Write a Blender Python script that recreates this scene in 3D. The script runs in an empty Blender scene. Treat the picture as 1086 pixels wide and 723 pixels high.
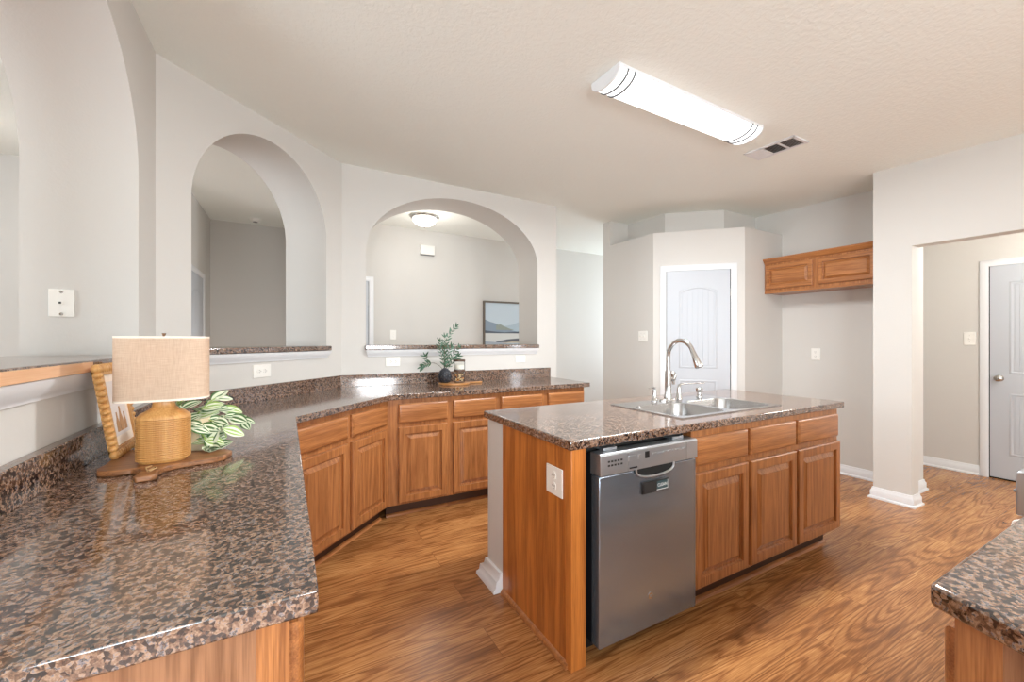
import bpy, bmesh, math, random
from mathutils import Vector, Matrix
C = bpy.context.scene.collection
sc = bpy.context.scene
random.seed(7)
PI = math.pi
# ------------------------------------------------------------------ camera, light, exposure
cd = bpy.data.cameras.new('camera'); cam = bpy.data.objects.new('camera', cd); C.objects.link(cam)
cam.location = (0, 0, 1.306); cam.rotation_euler = (PI/2, 0, -0.5011)
cd.sensor_width = 36; cd.lens = 437.54*36/1086; cd.shift_y = -0.0006; cd.clip_start = 0.02
sc.camera = cam
sc.view_settings.view_transform = 'Standard'; sc.view_settings.look = 'None'
sc.view_settings.exposure = 0.36; sc.view_settings.gamma = 1.0; sc.view_settings.use_curve_mapping = False
sc.cycles.diffuse_bounces = 7; sc.cycles.max_bounces = 12; sc.cycles.sample_clamp_indirect = 6
sc.cycles.use_denoising = True

w = bpy.data.worlds.new('world'); sc.world = w; w.use_nodes = True
wn = w.node_tree.nodes; wl = w.node_tree.links
sky = wn.new('ShaderNodeTexSky'); sky.sky_type = 'NISHITA'; sky.sun_disc = False; sky.sun_elevation = math.radians(40); sky.sun_rotation = math.radians(200)
wl.new(sky.outputs['Color'], wn['Background'].inputs['Color']); wn['Background'].inputs['Strength'].default_value = 0.12

def area(name, loc, target, sx, sy, power, color=(1, 1, 1), spread=180):
    l = bpy.data.lights.new(name, 'AREA'); l.shape = 'RECTANGLE'; l.size = sx; l.size_y = sy; l.energy = power; l.color = color
    l.spread = math.radians(spread)
    o = bpy.data.objects.new(name, l); C.objects.link(o); o.location = loc
    o.rotation_euler = (Vector(target)-Vector(loc)).to_track_quat('-Z', 'Y').to_euler()
    return o
DAY = (0.82, 0.92, 1.0)
# daylight through the windows behind the camera, in the family room and in the dining room
area('window_daylight', (-0.6, -2.72, 1.55), (-0.6, 0, 2.9), 1.7, 1.5, 125, DAY)
area('window_daylight', (5.67, -2.9, 1.15), (5.67, 0, 1.15), .26, 1.85, 30, DAY)
area('window_daylight', (-4.12, 1.6, 1.55), (0, 1.6, 3.0), 2.2, 1.5, 85, DAY)
area('window_daylight', (6.12, 4.8, 1.55), (3, 4.8, 1.45), 1.2, 1.5, 60, DAY)
def point(name, loc, power, color, r=.05):
    l = bpy.data.lights.new(name, 'POINT'); l.energy = power; l.color = color; l.shadow_soft_size = r
    o = bpy.data.objects.new(name, l); C.objects.link(o); o.location = loc; return o

# unseen point light added behind the camera to lift the ceiling
point('rear_fill', (1.7, -1.8, 1.4), 105, (.93, .97, 1), .4)
# unseen fill lights added to brighten the hall, family room and hallway
point('hall_fill', (5.1, .3, 2.1), 30, (1, .97, .92), .15)
point('family_fill', (-1.65, 4.25, 2.2), 3, (1, .97, .94), .2)
point('hallway_fill', (-.4, 5.25, .85), 9, (1, .97, .94), .2)  # added fill, kept low behind the arch sill, out of view

# ------------------------------------------------------------------ materials
def lin(r, g, b):
    f = lambda v: (v/255/12.92) if v/255 <= .04045 else ((v/255+.055)/1.055)**2.4
    return (f(r), f(g), f(b), 1)
class NT:
    def __init__(s, name):
        s.m = bpy.data.materials.new(name); s.m.use_nodes = True
        s.t = s.m.node_tree; s.n = s.t.nodes; s.l = s.t.links
        s.b = s.n['Principled BSDF']; s.out = s.n['Material Output']
    def new(s, ty, **kw):
        o = s.n.new('ShaderNode'+ty)
        for k, v in kw.items(): setattr(o, k, v)
        return o
    def set(s, node, **kw):
        for k, v in kw.items():
            k = k.replace('_', ' ')
            if isinstance(v, bpy.types.NodeSocket): s.l.new(v, node.inputs[k])
            else: node.inputs[k].default_value = v
    def math(s, op, a, b=None):
        o = s.new('Math', operation=op)
        for i, v in enumerate((a, b)):
            if v is None: continue
            if isinstance(v, bpy.types.NodeSocket): s.l.new(v, o.inputs[i])
            else: o.inputs[i].default_value = v
        return o.outputs[0]
    def obj(s): return s.new('TexCoord').outputs['Object']
    def mapping(s, v, scale=(1, 1, 1), rot=(0, 0, 0), loc=(0, 0, 0)):
        o = s.new('Mapping'); s.l.new(v, o.inputs['Vector']); o.inputs['Scale'].default_value = scale
        o.inputs['Rotation'].default_value = rot; o.inputs['Location'].default_value = loc; return o.outputs[0]
    def noise(s, v, scale, detail=2, rough=.5, dims='3D', wv=None):
        o = s.new('TexNoise', noise_dimensions=dims); s.l.new(v, o.inputs['Vector'])
        o.inputs['Scale'].default_value = scale; o.inputs['Detail'].default_value = detail; o.inputs['Roughness'].default_value = rough
        if wv is not None: s.l.new(wv, o.inputs['W'])
        return o.outputs['Fac']
    def ramp(s, f, stops, interp='LINEAR'):
        o = s.new('ValToRGB'); s.l.new(f, o.inputs[0]); r = o.color_ramp; r.interpolation = interp
        while len(r.elements) < len(stops): r.elements.new(.5)
        for e, (p, c) in zip(r.elements, stops): e.position = p; e.color = c if len(c) == 4 else (*c, 1)
        return o.outputs['Color']
    def mix(s, f, a, b, mode='MIX'):
        o = s.new('MixRGB', blend_type=mode)
        for i, v in zip((0, 1, 2), (f, a, b)):
            if isinstance(v, bpy.types.NodeSocket): s.l.new(v, o.inputs[i])
            elif i == 0: o.inputs[i].default_value = v
            else: o.inputs[i].default_value = v if len(v) == 4 else (*v, 1)
        return o.outputs[0]
    def bump(s, h, strength=.3, dist=.002):
        o = s.new('Bump'); s.l.new(h, o.inputs['Height']); o.inputs['Strength'].default_value = strength; o.inputs['Distance'].default_value = dist
        s.l.new(o.outputs[0], s.b.inputs['Normal'])
def plain(name, col, rough=.5, metal=0, **kw):
    t = NT(name); t.set(t.b, Base_Color=col if len(col) == 4 else (*col, 1), Roughness=rough, Metallic=metal)
    for k, v in kw.items(): t.set(t.b, **{k: v})
    return t.m
def paint(name, col, scale, strength, dist, rough=.8):
    t = NT(name); v = t.obj(); t.set(t.b, Base_Color=col, Roughness=rough)
    n = t.noise(v, scale, 3, .6); t.bump(n, strength, dist); return t.m
def knock(name, col):
    t = NT(name); v = t.obj(); t.set(t.b, Base_Color=col, Roughness=.9)
    n = t.noise(v, 42, 3, .55); r = t.ramp(n, [(.42, (0, 0, 0)), (.58, (1, 1, 1))]); t.bump(r, .22, .004); return t.m
M = {}
M['wall'] = paint('wall_paint', lin(210, 207, 202), 90, .2, .003)
M['ceiling'] = knock('ceiling_texture', lin(240, 242, 236))
M['trim'] = plain('white_trim_paint', lin(228, 229, 231), .35)
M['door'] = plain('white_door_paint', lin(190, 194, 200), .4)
M['plate'] = plain('white_plastic', lin(240, 238, 232), .35)
M['slot'] = plain('dark_slot', (.02, .02, .02), .6)
M['black'] = plain('black_plastic', (.012, .012, .013), .35)
M['gap'] = plain('dark_void', (.01, .009, .008), .9)
def granite(name):
    t = NT(name); v = t.obj()
    d = t.new('TexNoise'); t.l.new(v, d.inputs['Vector']); d.inputs['Scale'].default_value = 45
    ad = t.new('VectorMath', operation='MULTIPLY_ADD'); t.l.new(d.outputs['Color'], ad.inputs[0]); ad.inputs[1].default_value = (.007,)*3; t.l.new(v, ad.inputs[2])
    vo = t.new('TexVoronoi'); t.l.new(ad.outputs[0], vo.inputs['Vector']); vo.inputs['Scale'].default_value = 165
    sx = t.new('SeparateColor'); t.l.new(vo.outputs['Color'], sx.inputs[0])
    big = t.noise(v, 62, 4, .7)
    fine = t.noise(v, 330, 2, .6)
    f = t.math('ADD', t.math('ADD', t.math('MULTIPLY', sx.outputs[0], .46), t.math('MULTIPLY', fine, .22)), t.math('MULTIPLY', t.math('SUBTRACT', big, .35), 1.15))
    c = t.ramp(f, [(.22, (.008, .007, .010)), (.385, (.018, .014, .015)), (.43, (.095, .05, .033)), (.55, (.19, .105, .066)), (.67, (.37, .24, .16)), (.74, (.19, .18, .20)), (.79, (.03, .026, .03)), (.93, (.48, .36, .27))])
    t.l.new(c, t.b.inputs['Base Color']); t.set(t.b, Roughness=.10, IOR=2.1)
    return t.m
M['granite'] = granite('speckled_laminate')
def oak(name, axis, light, dark, rough=.32, sc0=1.0, rw=.11):
    t = NT(name); v = t.obj()
    st = {'z': (1, 1, .05), 'x': (.05, 1, 1), 'y': (1, .05, 1)}[axis]
    oi = t.new('ObjectInfo')
    n1 = t.noise(t.mapping(v, st), 8*sc0, 2, .4, '4D', t.math('MULTIPLY', oi.outputs['Random'], 40))
    rings = t.math('SINE', t.math('MULTIPLY', n1, 70))
    rings = t.math('ADD', t.math('MULTIPLY', rings, .5), .5)
    st2 = {'z': (1, 1, .03), 'x': (.03, 1, 1), 'y': (1, .03, 1)}[axis]
    fib = t.noise(t.mapping(v, st2), 260, 3, .6)
    f = t.math('ADD', t.math('MULTIPLY', rings, rw), t.math('MULTIPLY', fib, .55))
    c = t.ramp(f, [(.20, dark), (.50, light)])
    big = t.noise(v, 3.2, 2)
    c = t.mix(t.math('MULTIPLY', big, .35), c, dark)
    t.l.new(c, t.b.inputs['Base Color']); t.set(t.b, Roughness=rough); t.set(t.b, Coat_Weight=.25, Coat_Roughness=.2)
    t.bump(fib, .06, .001)
    return t.m
OL, OD = lin(203, 137, 82), lin(136, 82, 43)
M['oak_v'] = oak('oak_vertical_grain', 'z', OL, OD)
M['oak_h'] = oak('oak_horizontal_grain', 'x', OL, OD)
M['oak_panel'] = oak('oak_end_panel', 'z', lin(208, 130, 60), lin(150, 84, 34), .35, .8, .2)
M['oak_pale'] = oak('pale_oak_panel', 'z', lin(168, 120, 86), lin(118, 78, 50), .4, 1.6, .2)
M['glare_band'] = oak('ledge_edge_glare', 'y', lin(238, 196, 156), lin(222, 170, 128), .45)  # pale peach tone imitates glare on the left ledge edge
M['kick'] = plain('dark_toe_kick', lin(70, 42, 24), .6)
def floor_mat():
    t = NT('laminate_planks'); v = t.obj()
    br = t.new('TexBrick'); t.l.new(v, br.inputs['Vector']); br.offset = .37; br.offset_frequency = 2
    br.inputs['Color1'].default_value = (0, 0, 0, 1); br.inputs['Color2'].default_value = (1, 1, 1, 1); br.inputs['Mortar'].default_value = (.5, .5, .5, 1)
    br.inputs['Scale'].default_value = 1; br.inputs['Mortar Size'].default_value = .0012; br.inputs['Brick Width'].default_value = 1.25; br.inputs['Row Height'].default_value = .19; br.inputs['Bias'].default_value = 0
    rnd = t.math('MULTIPLY', br.outputs['Color'], 30)
    n1 = t.noise(t.mapping(v, (.075, 1, 1)), 9, 1, .3, '4D', rnd)
    warp = t.noise(t.mapping(v, (.12, 1, 1)), 40, 2, .5)
    ph = t.math('ADD', t.math('MULTIPLY', n1, 120), t.math('MULTIPLY', warp, 2.5))
    rings = t.math('ADD', t.math('MULTIPLY', t.math('SINE', ph), .5), .5)
    rings = t.math('POWER', rings, 2.5)
    fib = t.noise(t.mapping(v, (.04, 1, 1)), 190, 3, .65)
    big = t.noise(t.mapping(v, (.3, 1, 1)), 4, 3, .6, '4D', rnd)
    f = t.math('ADD', t.math('MULTIPLY', rings, .105), t.math('ADD', t.math('MULTIPLY', fib, .46), t.math('MULTIPLY', big, .50)))
    c = t.ramp(f, [(.28, lin(220, 170, 114)), (.43, lin(188, 132, 79)), (.57, lin(140, 89, 48)), (.75, lin(88, 52, 28))])
    c = t.mix(t.math('MULTIPLY', br.outputs['Fac'], .55), c, lin(70, 40, 22))
    t.l.new(c, t.b.inputs['Base Color']); t.set(t.b, Roughness=.27)
    t.bump(f, .06, .001); return t.m
M['floor'] = floor_mat()
def steel(name, col, rough, axis=(1, 1, 1), aniso=0.0, metal=1.0):
    t = NT(name); v = t.obj()
    n = t.noise(t.mapping(v, axis), 300, 2, .5)
    t.set(t.b, Base_Color=col, Metallic=metal, Roughness=rough, Anisotropic=aniso)
    t.bump(n, .05, .0006); return t.m
M['steel_dw'] = steel('brushed_stainless', (.31, .36, .42, 1), .22, (.02, .02, 1), .6, .8)
M['steel_panel'] = plain('satin_steel', (.52, .545, .575), .34, .85)
M['steel_sink'] = steel('sink_steel', (.50, .50, .505, 1), .26, (1, .05, .05))
M['chrome'] = plain('brushed_nickel', (.62, .61, .60), .2, 1)
M['nickel'] = plain('satin_nickel', (.5, .48, .45), .25, 1)
M['seam'] = plain('grey_seam', (.2, .2, .2), .5)

# ------------------------------------------------------------------ mesh builder
class MB:
    def __init__(s, M4=None):
        s.v = []; s.f = []; s.mi = []; s.M = M4 or Matrix.Identity(4); s.cur = 0
    def add(s, vs, fs):
        b = len(s.v); s.v += [s.M @ Vector(p) for p in vs]
        for f in fs: s.f.append([b+i for i in f]); s.mi.append(s.cur)
        return s
    def box(s, x0, x1, y0, y1, z0, z1):
        vs = [(x, y, z) for z in (z0, z1) for y in (y0, y1) for x in (x0, x1)]
        return s.add(vs, [(0, 2, 3, 1), (4, 5, 7, 6), (0, 1, 5, 4), (2, 6, 7, 3), (0, 4, 6, 2), (1, 3, 7, 5)])
    def prism(s, poly, z0, z1):            # poly in XY; z may be a number or a function of (x, y)
        n = len(poly); g = lambda z, p: z(*p[:2]) if callable(z) else z
        vs = [(p[0], p[1], g(z0, p)) for p in poly]+[(p[0], p[1], g(z1, p)) for p in poly]
        fs = [list(range(n))[::-1], list(range(n, 2*n))]+[(i, (i+1) % n, n+(i+1) % n, n+i) for i in range(n)]
        return s.add(vs, fs)
    def prism_y(s, poly, y0, y1):          # poly in XZ extruded along y
        n = len(poly); vs = [(p[0], y0, p[1]) for p in poly]+[(p[0], y1, p[1]) for p in poly]
        return s.add(vs, [list(range(n)), list(range(n, 2*n))[::-1]]+[(i, n+i, n+(i+1) % n, (i+1) % n) for i in range(n)])
    def prism_x(s, poly, x0, x1):          # poly in YZ extruded along x
        n = len(poly); vs = [(x0, p[0], p[1]) for p in poly]+[(x1, p[0], p[1]) for p in poly]
        return s.add(vs, [list(range(n))[::-1], list(range(n, 2*n))]+[(i, (i+1) % n, n+(i+1) % n, n+i) for i in range(n)])
    def tube(s, path, r, n=12, caps=True):
        P = [Vector(p) for p in path]; rs = r if isinstance(r, (list, tuple)) else [r]*len(P)
        vs = []; up = None
        for i, p in enumerate(P):
            d = (P[min(i+1, len(P)-1)]-P[max(i-1, 0)]).normalized()
            if up is None: up = Vector((0, 0, 1)) if abs(d.z) < .9 else Vector((1, 0, 0))
            a = d.cross(up).normalized(); up = a.cross(d).normalized()
            for k in range(n):
                th = 2*PI*k/n; vs.append(p+(a*math.cos(th)+up*math.sin(th))*rs[i])
        fs = [(i*n+k, i*n+(k+1) % n, (i+1)*n+(k+1) % n, (i+1)*n+k) for i in range(len(P)-1) for k in range(n)]
        if caps: fs += [list(range(n))[::-1], [(len(P)-1)*n+k for k in range(n)]]
        return s.add(vs, fs)
    def lathe(s, prof, n=32, c=(0, 0, 0), sx=1, sy=1, cap=True, p=2.0):   # prof [(r, z)]; superellipse power p
        vs = []
        for r, z in prof:
            for k in range(n):
                th = 2*PI*k/n; ca, sa = math.cos(th), math.sin(th)
                e = 2/p; vs.append((c[0]+sx*r*math.copysign(abs(ca)**e, ca), c[1]+sy*r*math.copysign(abs(sa)**e, sa), c[2]+z))
        m = len(prof)
        fs = [(i*n+k, i*n+(k+1) % n, (i+1)*n+(k+1) % n, (i+1)*n+k) for i in range(m-1) for k in range(n)]
        if cap: fs += [list(range(n))[::-1], [(m-1)*n+k for k in range(n)]]
        return s.add(vs, fs)
    def rings(s, loops, close=True):       # loops of equal length joined in order, last one filled
        n = len(loops[0]); vs = [p for l in loops for p in l]
        fs = [(i*n+k, i*n+(k+1) % n, (i+1)*n+(k+1) % n, (i+1)*n+k) for i in range(len(loops)-1) for k in range(n)]
        if close: fs.append([(len(loops)-1)*n+k for k in range(n)])
        return s.add(vs, fs)
    def build(s, name, mats, parent=None, bevel=0, angle=35, merge=True, segs=2):
        me = bpy.data.meshes.new(name); me.from_pydata([tuple(v) for v in s.v], [], s.f)
        mats = mats if isinstance(mats, (list, tuple)) else [mats]
        for m in mats: me.materials.append(M[m] if isinstance(m, str) else m)
        for p, i in zip(me.polygons, s.mi): p.material_index = i
        bm = bmesh.new(); bm.from_mesh(me)
        if merge: bmesh.ops.remove_doubles(bm, verts=bm.verts, dist=1e-5)
        bmesh.ops.recalc_face_normals(bm, faces=bm.faces); bm.to_mesh(me); bm.free()
        me.shade_smooth(); me.set_sharp_from_angle(angle=math.radians(angle))
        o = bpy.data.objects.new(name, me); C.objects.link(o)
        if parent: o.parent = parent
        if bevel:
            b = o.modifiers.new('bevel', 'BEVEL'); b.width = bevel; b.segments = segs; b.limit_method = 'ANGLE'; b.angle_limit = math.radians(40); b.harden_normals = False
        return o
def tag(o, label=None, cat=None, group=None, kind=None):
    if label: o['label'] = label
    if cat: o['category'] = cat
    if group: o['group'] = group
    if kind: o['kind'] = kind
    return o
def thing(name, label, cat, loc=(0, 0, 0), rz=0, group=None):
    o = bpy.data.objects.new(name, None); C.objects.link(o); o.location = loc; o.rotation_euler = (0, 0, rz); o.empty_display_size = .1
    return tag(o, label, cat, group)
def struct(o, label=None, cat=None): return tag(o, label, cat, None, 'structure')
def ceil(x, y): return 2.7025-.0096*x+.0252*y
def wtop(x, y): return ceil(x, y)+.02
def copy_tree(o, parent=None):
    c = o.copy(); C.objects.link(c)
    if parent: c.parent = parent
    for ch in list(o.children): copy_tree(ch, c)
    return c
R2 = math.sqrt(.5)

# ------------------------------------------------------------------ setting: floor, ceiling, walls
struct(MB().box(-4.2, 6.2, -2.9, 6.8, -.06, 0).build('floor', 'floor'), 'honey brown wood-look plank floor of the whole kitchen', 'floor')
struct(MB().prism([(-4.2, -2.9), (6.2, -2.9), (6.2, 6.8), (-4.2, 6.8)], ceil, lambda x, y: ceil(x, y)+.1).build('ceiling', 'ceiling'), 'off white textured ceiling over the whole kitchen', 'ceiling')

def arch_wall(name, P0, d, n, L, T, u0, u1, zs, spring, rise, label, miter0=0, miter1=0):
    """wall face from P0 along d (length L), thickness T behind (direction n), arched opening u0..u1"""
    P0 = Vector((*P0, 0)); d = Vector((*d, 0)); n = Vector((*n, 0)); N = 40
    mb = MB()
    def pt(u, b, z):
        if u == 0: q = P0+d*(u-miter0*b)+n*(T*b)
        elif u == L: q = P0+d*(u+miter1*b)+n*(T*b)
        else: q = P0+d*u+n*(T*b)
        return (q.x, q.y, wtop(q.x, q.y) if z is None else z)
    uc, a = (u0+u1)/2, (u1-u0)/2
    arc = [(uc-a*math.cos(PI*i/N), spring+rise*math.sin(PI*i/N)) for i in range(N+1)]
    for b in (0, 1):
        Q = lambda pts: mb.add([pt(u, b, z) for u, z in pts], [list(range(len(pts)))])
        Q([(0, 0), (u0, 0), (u0, zs), (u0, spring), (u0, None), (0, None)])
        Q([(u1, 0), (L, 0), (L, None), (u1, None), (u1, spring), (u1, zs)])
        Q([(u0, 0), (u1, 0), (u1, zs), (u0, zs)])
        for (ua, za), (ub, zb) in zip(arc, arc[1:]): Q([(ua, za), (ub, zb), (ub, None), (ua, None)])
    S = lambda p, q: mb.add([pt(*p[:1], 0, p[1]), pt(*q[:1], 0, q[1]), pt(*q[:1], 1, q[1]), pt(*p[:1], 1, p[1])], [(0, 1, 2, 3)])
    S((u0, zs), (u0, spring)); S((u1, zs), (u1, spring)); S((u0, zs), (u1, zs))
    for p, q in zip(arc, arc[1:]): S(p, q)
    S((0, 0), (0, None)); S((L, 0), (L, None))
    us = [0]+[u for u, z in arc]+[L]
    for p, q in zip(us, us[1:]): S((p, None), (q, None))
    return struct(mb.build(name, 'wall', angle=30), label, 'wall')
XA, KB, YC, T = -.585, 3.31, 3.72, .40
TA = .373
YAB = XA+KB; XBC = YC-KB
LEDGE = 1.205
m = .4142
# wall along the left (arch A), diagonal wall (arch B), wall behind the sink counter (arch C)
arch_wall('wall_left', (XA, -.2), (0, 1), (-1, 0), YAB+.2, TA, 1.23+.2, 2.449+.2, 1.20, 2.05, .56, 'beige wall with a wide arched opening beside the table lamp', 0, m*TA)
LB = (XBC-XA)/R2
arch_wall('wall_diagonal', (XA, YAB), (R2, R2), (-R2, R2), LB, T, (-.459-XA)/R2, (.281-XA)/R2, 1.225, 2.10, .545, 'beige angled wall with a tall narrow arched opening', m*T, m*T)
arch_wall('wall_back', (XBC, YC), (1, 0), (0, 1), 2.59-XBC, T, .603-XBC, 2.347-XBC, 1.225, 2.09, .565, 'beige wall with a wide arched opening onto the dining room', m*T, 0)

def wall(name, poly, label=None, z0=0, z1=wtop, mat='wall'):
    return struct(MB().prism(poly, z0, z1).build(name, mat), label, 'wall')
rect = lambda x0, x1, y0, y1: [(x0, y0), (x1, y0), (x1, y1), (x0, y1)]
wall('wall_dining', rect(.02, 6.1, 5.58, 5.70), 'beige dining room wall seen through the wide arch')
wall('wall_hallway', rect(-1.0, 6.1, 6.57, 6.69), 'grey beige hallway wall seen through the narrow arch')
wall('wall_hallway_return', rect(.02, .14, 5.70, 6.57))
wall('wall_hallway_side', rect(-.97, -.862, 5.02, 6.57), 'side wall of the hallway with a white cased doorway')
wall('wall_family', rect(-4.2, -.97, 5.02, 5.14), 'beige family room wall seen through the left arch')
# wall with window helper
def window_wall(name, x0, x1, yin, yout, wins, axis, label=None):
    mb = MB(); zs, zt = .8, 2.3
    edges = [x0]+[e for a, b in wins for e in (a, b)]+[x1]
    def bx(a, b, z0, z1):
        if axis == 'x': mb.prism(rect(a, b, min(yin, yout), max(yin, yout)), z0, z1)
        else: mb.prism(rect(min(yin, yout), max(yin, yout), a, b), z0, z1)
    for i in range(0, len(edges), 2): bx(edges[i], edges[i+1], 0, wtop)
    for a, b in wins:
        lo, hi = (.2, 2.1) if b-a < .4 else (zs, zt)
        bx(a, b, 0, lo); bx(a, b, hi, wtop)
    struct(mb.build(name, 'wall', merge=False), label, 'wall')
window_wall('wall_behind', -4.2, 6.2, -2.62, -2.80, [(-1.5, .3), (5.53, 5.81)], 'x')
window_wall('wall_family_side', -2.62, 5.14, -4.02, -4.2, [(.5, 2.7)], 'y')
window_wall('wall_dining_side', 3.98, 5.70, 6.02, 6.2, [(4.2, 5.4)], 'y')
gm = NT('window_glass'); gl = gm.new('BsdfGlossy'); tr = gm.new('BsdfTransparent'); mx = gm.new('MixShader'); gl.inputs['Roughness'].default_value = .02
mx.inputs[0].default_value = .06; gm.l.new(tr.outputs[0], mx.inputs[1]); gm.l.new(gl.outputs[0], mx.inputs[2]); gm.l.new(mx.outputs[0], gm.out.inputs[0])
M['glass_thin'] = gm.m
def window(i, loc, rz, wd):
    o = thing('window_%d' % i, 'white framed window out of the picture', 'window', loc, rz); o['kind'] = 'structure'
    f = MB(); zs, zt, t = (.8, 2.3, .05) if wd > .4 else (.2, 2.1, .02)
    f.box(-wd/2, wd/2, -.04, .04, zs, zs+t).box(-wd/2, wd/2, -.04, .04, zt-t, zt).box(-wd/2, -wd/2+t, -.04, .04, zs, zt).box(wd/2-t, wd/2, -.04, .04, zs, zt)
    f.box(-wd/2, wd/2, -.025, .025, (zs+zt)/2-.02, (zs+zt)/2+.02)
    f.build('window_frame', 'trim', o, merge=False); MB().box(-wd/2+t, wd/2-t, -.003, .003, zs+t, zt-t).build('window_pane', 'glass_thin', o)
window(1, (-.6, -2.66, 0), 0, 1.8); window(2, (5.67, -2.66, 0), 0, .28); window(3, (-4.07, 1.6, 0), PI/2, 2.2); window(4, (6.07, 4.8, 0), PI/2, 1.2)

# right-hand wall: column end, header over the hall opening, wall beyond
mb = MB(); mb.prism(rect(4.29, 4.42, 1.327, 1.569), 0, wtop); mb.prism(rect(4.29, 4.42, -2.0, 1.327), 2.045, wtop); mb.prism(rect(4.29, 4.42, -2.62, -2.0), 0, wtop)
struct(mb.build('wall_right', 'wall', merge=False), 'beige wall end and header around the hall opening', 'wall')
wall('wall_alcove_side', rect(4.42, 4.90, 1.44, 1.569), 'short beige wall between the hall and the alcove')
wall('wall_alcove', rect(4.781, 4.90, 1.569, 3.2), 'beige alcove wall below the hanging oak cabinet')
wall('wall_hall', rect(5.90, 6.02, -2.62, 3.98), 'beige hall wall with a light switch and white door')
wall('wall_hall_end', rect(4.9, 5.9, 2.2, 2.3), None)
mb = MB(); mb.prism([(3.481, 3.175), (4.106, 2.55), (4.9, 2.55), (4.9, 3.86), (3.481, 3.86)], 0, 2.463)
struct(mb.build('wall_pantry', 'wall'), 'beige angled corner pantry walls around the white door', 'wall')
mb = MB(); mb.prism([(3.782, 3.86), (3.782, 3.284), (4.208, 2.846), (4.8, 2.846), (4.8, 3.86)], 2.46, wtop)
struct(mb.build('wall_pantry_upper', 'wall', merge=False), 'upper beige walls set back above the pantry ledge', 'wall')
wall('wall_stub', rect(3.481, 6.02, 3.86, 3.98), 'narrow full-height wall end left of the pantry')

# ---- baseboards
BP = [(0, 0), (.028, 0), (.028, .012), (.016, .02), (.016, .062), (.010, .07), (.006, .09), (0, .092)]
def base(name, p, q, out, label=None):
    p, q, o = Vector((*p, 0)), Vector((*q, 0)), Vector((*out, 0)); mb = MB(); n = len(BP)
    vs = [p+o*a+Vector((0, 0, z)) for a, z in BP]+[q+o*a+Vector((0, 0, z)) for a, z in BP]
    mb.add(vs, [list(range(n)), list(range(n, 2*n))[::-1]]+[(i, n+i, n+(i+1) % n, (i+1) % n) for i in range(n)])
    return struct(mb.build(name, 'trim', angle=50), label, 'baseboard')
def base_loop(name, poly, label, prof=BP):
    """baseboard wrapped round an open polyline whose room side is on the right"""
    P = [Vector(p) for p in poly]; mb = MB(); rows = []
    nr = [Vector(((b-a).normalized().y, -(b-a).normalized().x)) for a, b in zip(P, P[1:])]
    for i, p in enumerate(P):
        if i == 0: o = nr[0]
        elif i == len(P)-1: o = nr[-1]
        else: o = nr[i-1]+nr[i]; o = o/(o.dot(nr[i]))
        rows.append([(p.x+o.x*a, p.y+o.y*a, z) for a, z in prof])
    n = len(prof); vs = [v for r in rows for v in r]
    fs = [list(range(n)), [(len(P)-1)*n+k for k in range(n)][::-1]]+[(i*n+k, (i+1)*n+k, (i+1)*n+(k+1) % n, i*n+(k+1) % n) for i in range(len(P)-1) for k in range(n)]
    return struct(mb.add(vs, fs).build(name, 'trim', angle=50), label, 'baseboard')
base_loop('baseboard_alcove', [(4.781, 2.55), (4.781, 1.569)], 'white baseboard along the alcove wall')
base_loop('baseboard_column', [(4.42, 1.569), (4.29, 1.569), (4.29, 1.327), (4.42, 1.327), (4.42, 1.44)], 'white baseboard wrapped round the wall end by the hall opening')
base_loop('baseboard_alcove_side', [(4.45, 1.44), (4.90, 1.44), (4.90, 1.6)], 'white baseboard on the short wall behind the column')
base_loop('baseboard_hall', [(5.90, 2.2), (5.90, 1.33)], 'white baseboard along the hall wall')
base_loop('baseboard_pantry', [(3.481, 3.86), (3.481, 3.175), (3.53, 3.126)], 'white baseboard left of the pantry door')
base_loop('baseboard_dining', [(.96, 5.58), (6.0, 5.58)], None)

# ---- moulding profile sweep and ledges
MP = [(0, 0), (.010, 0), (.012, .012), (.020, .018), (.026, .032), (.034, .044), (.036, .058), (0, .058)]
def sweep(mb, p, q, out, prof, z0):
    p, q, o = Vector((*p, 0)), Vector((*q, 0)), Vector((*out, 0)); n = len(prof)
    d = (q-p).normalized()
    vs = [p-d*a*.6+o*a+Vector((0, 0, z0+z)) for a, z in prof]+[q+d*a*.6+o*a+Vector((0, 0, z0+z)) for a, z in prof]
    mb.add(vs, [list(range(n)), list(range(n, 2*n))[::-1]]+[(i, n+i, n+(i+1) % n, (i+1) % n) for i in range(n)])
def ledge(label, p, q, out, z0, z1, thick, front=.032, tm=(.03, .03), ins=0.0):
    p, q, o = Vector((*p, 0)), Vector((*q, 0)), Vector((*out, 0)); c = (p+q)/2
    r = thing('bar_ledge', label, 'bar ledge', (c.x, c.y, z0))
    mb = MB(Matrix.Translation((-c.x, -c.y, -z0)))
    dd = (q-p).normalized()*ins; a, b = p+o*front, q+o*front; e, g = q-dd-o*(thick+.03), p+dd-o*(thick+.03)
    mb.prism([(v.x, v.y) for v in (a, b, q+o*.001, q-dd+o*.001, e, g, p+dd+o*.001, p+o*.001)], z0, z1); mb.build('ledge_top', 'granite', r, .006)
    mb = MB(Matrix.Translation((-c.x, -c.y, -z0))); d = (q-p).normalized()
    sweep(mb, (p+d*tm[0]).xy, (q-d*tm[1]).xy, o.xy, MP, z0-.06); x = mb.build('moulding', 'trim', r, angle=50); x['label'] = 'white moulding under the ledge'
    return r, c
lA, cA = ledge('granite-look ledge with glare painted on its edge in the leftmost arch', (XA, 1.0), (XA, 2.44), (1, 0), 1.206, 1.243, TA, .04, (.0, .12))
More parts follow.
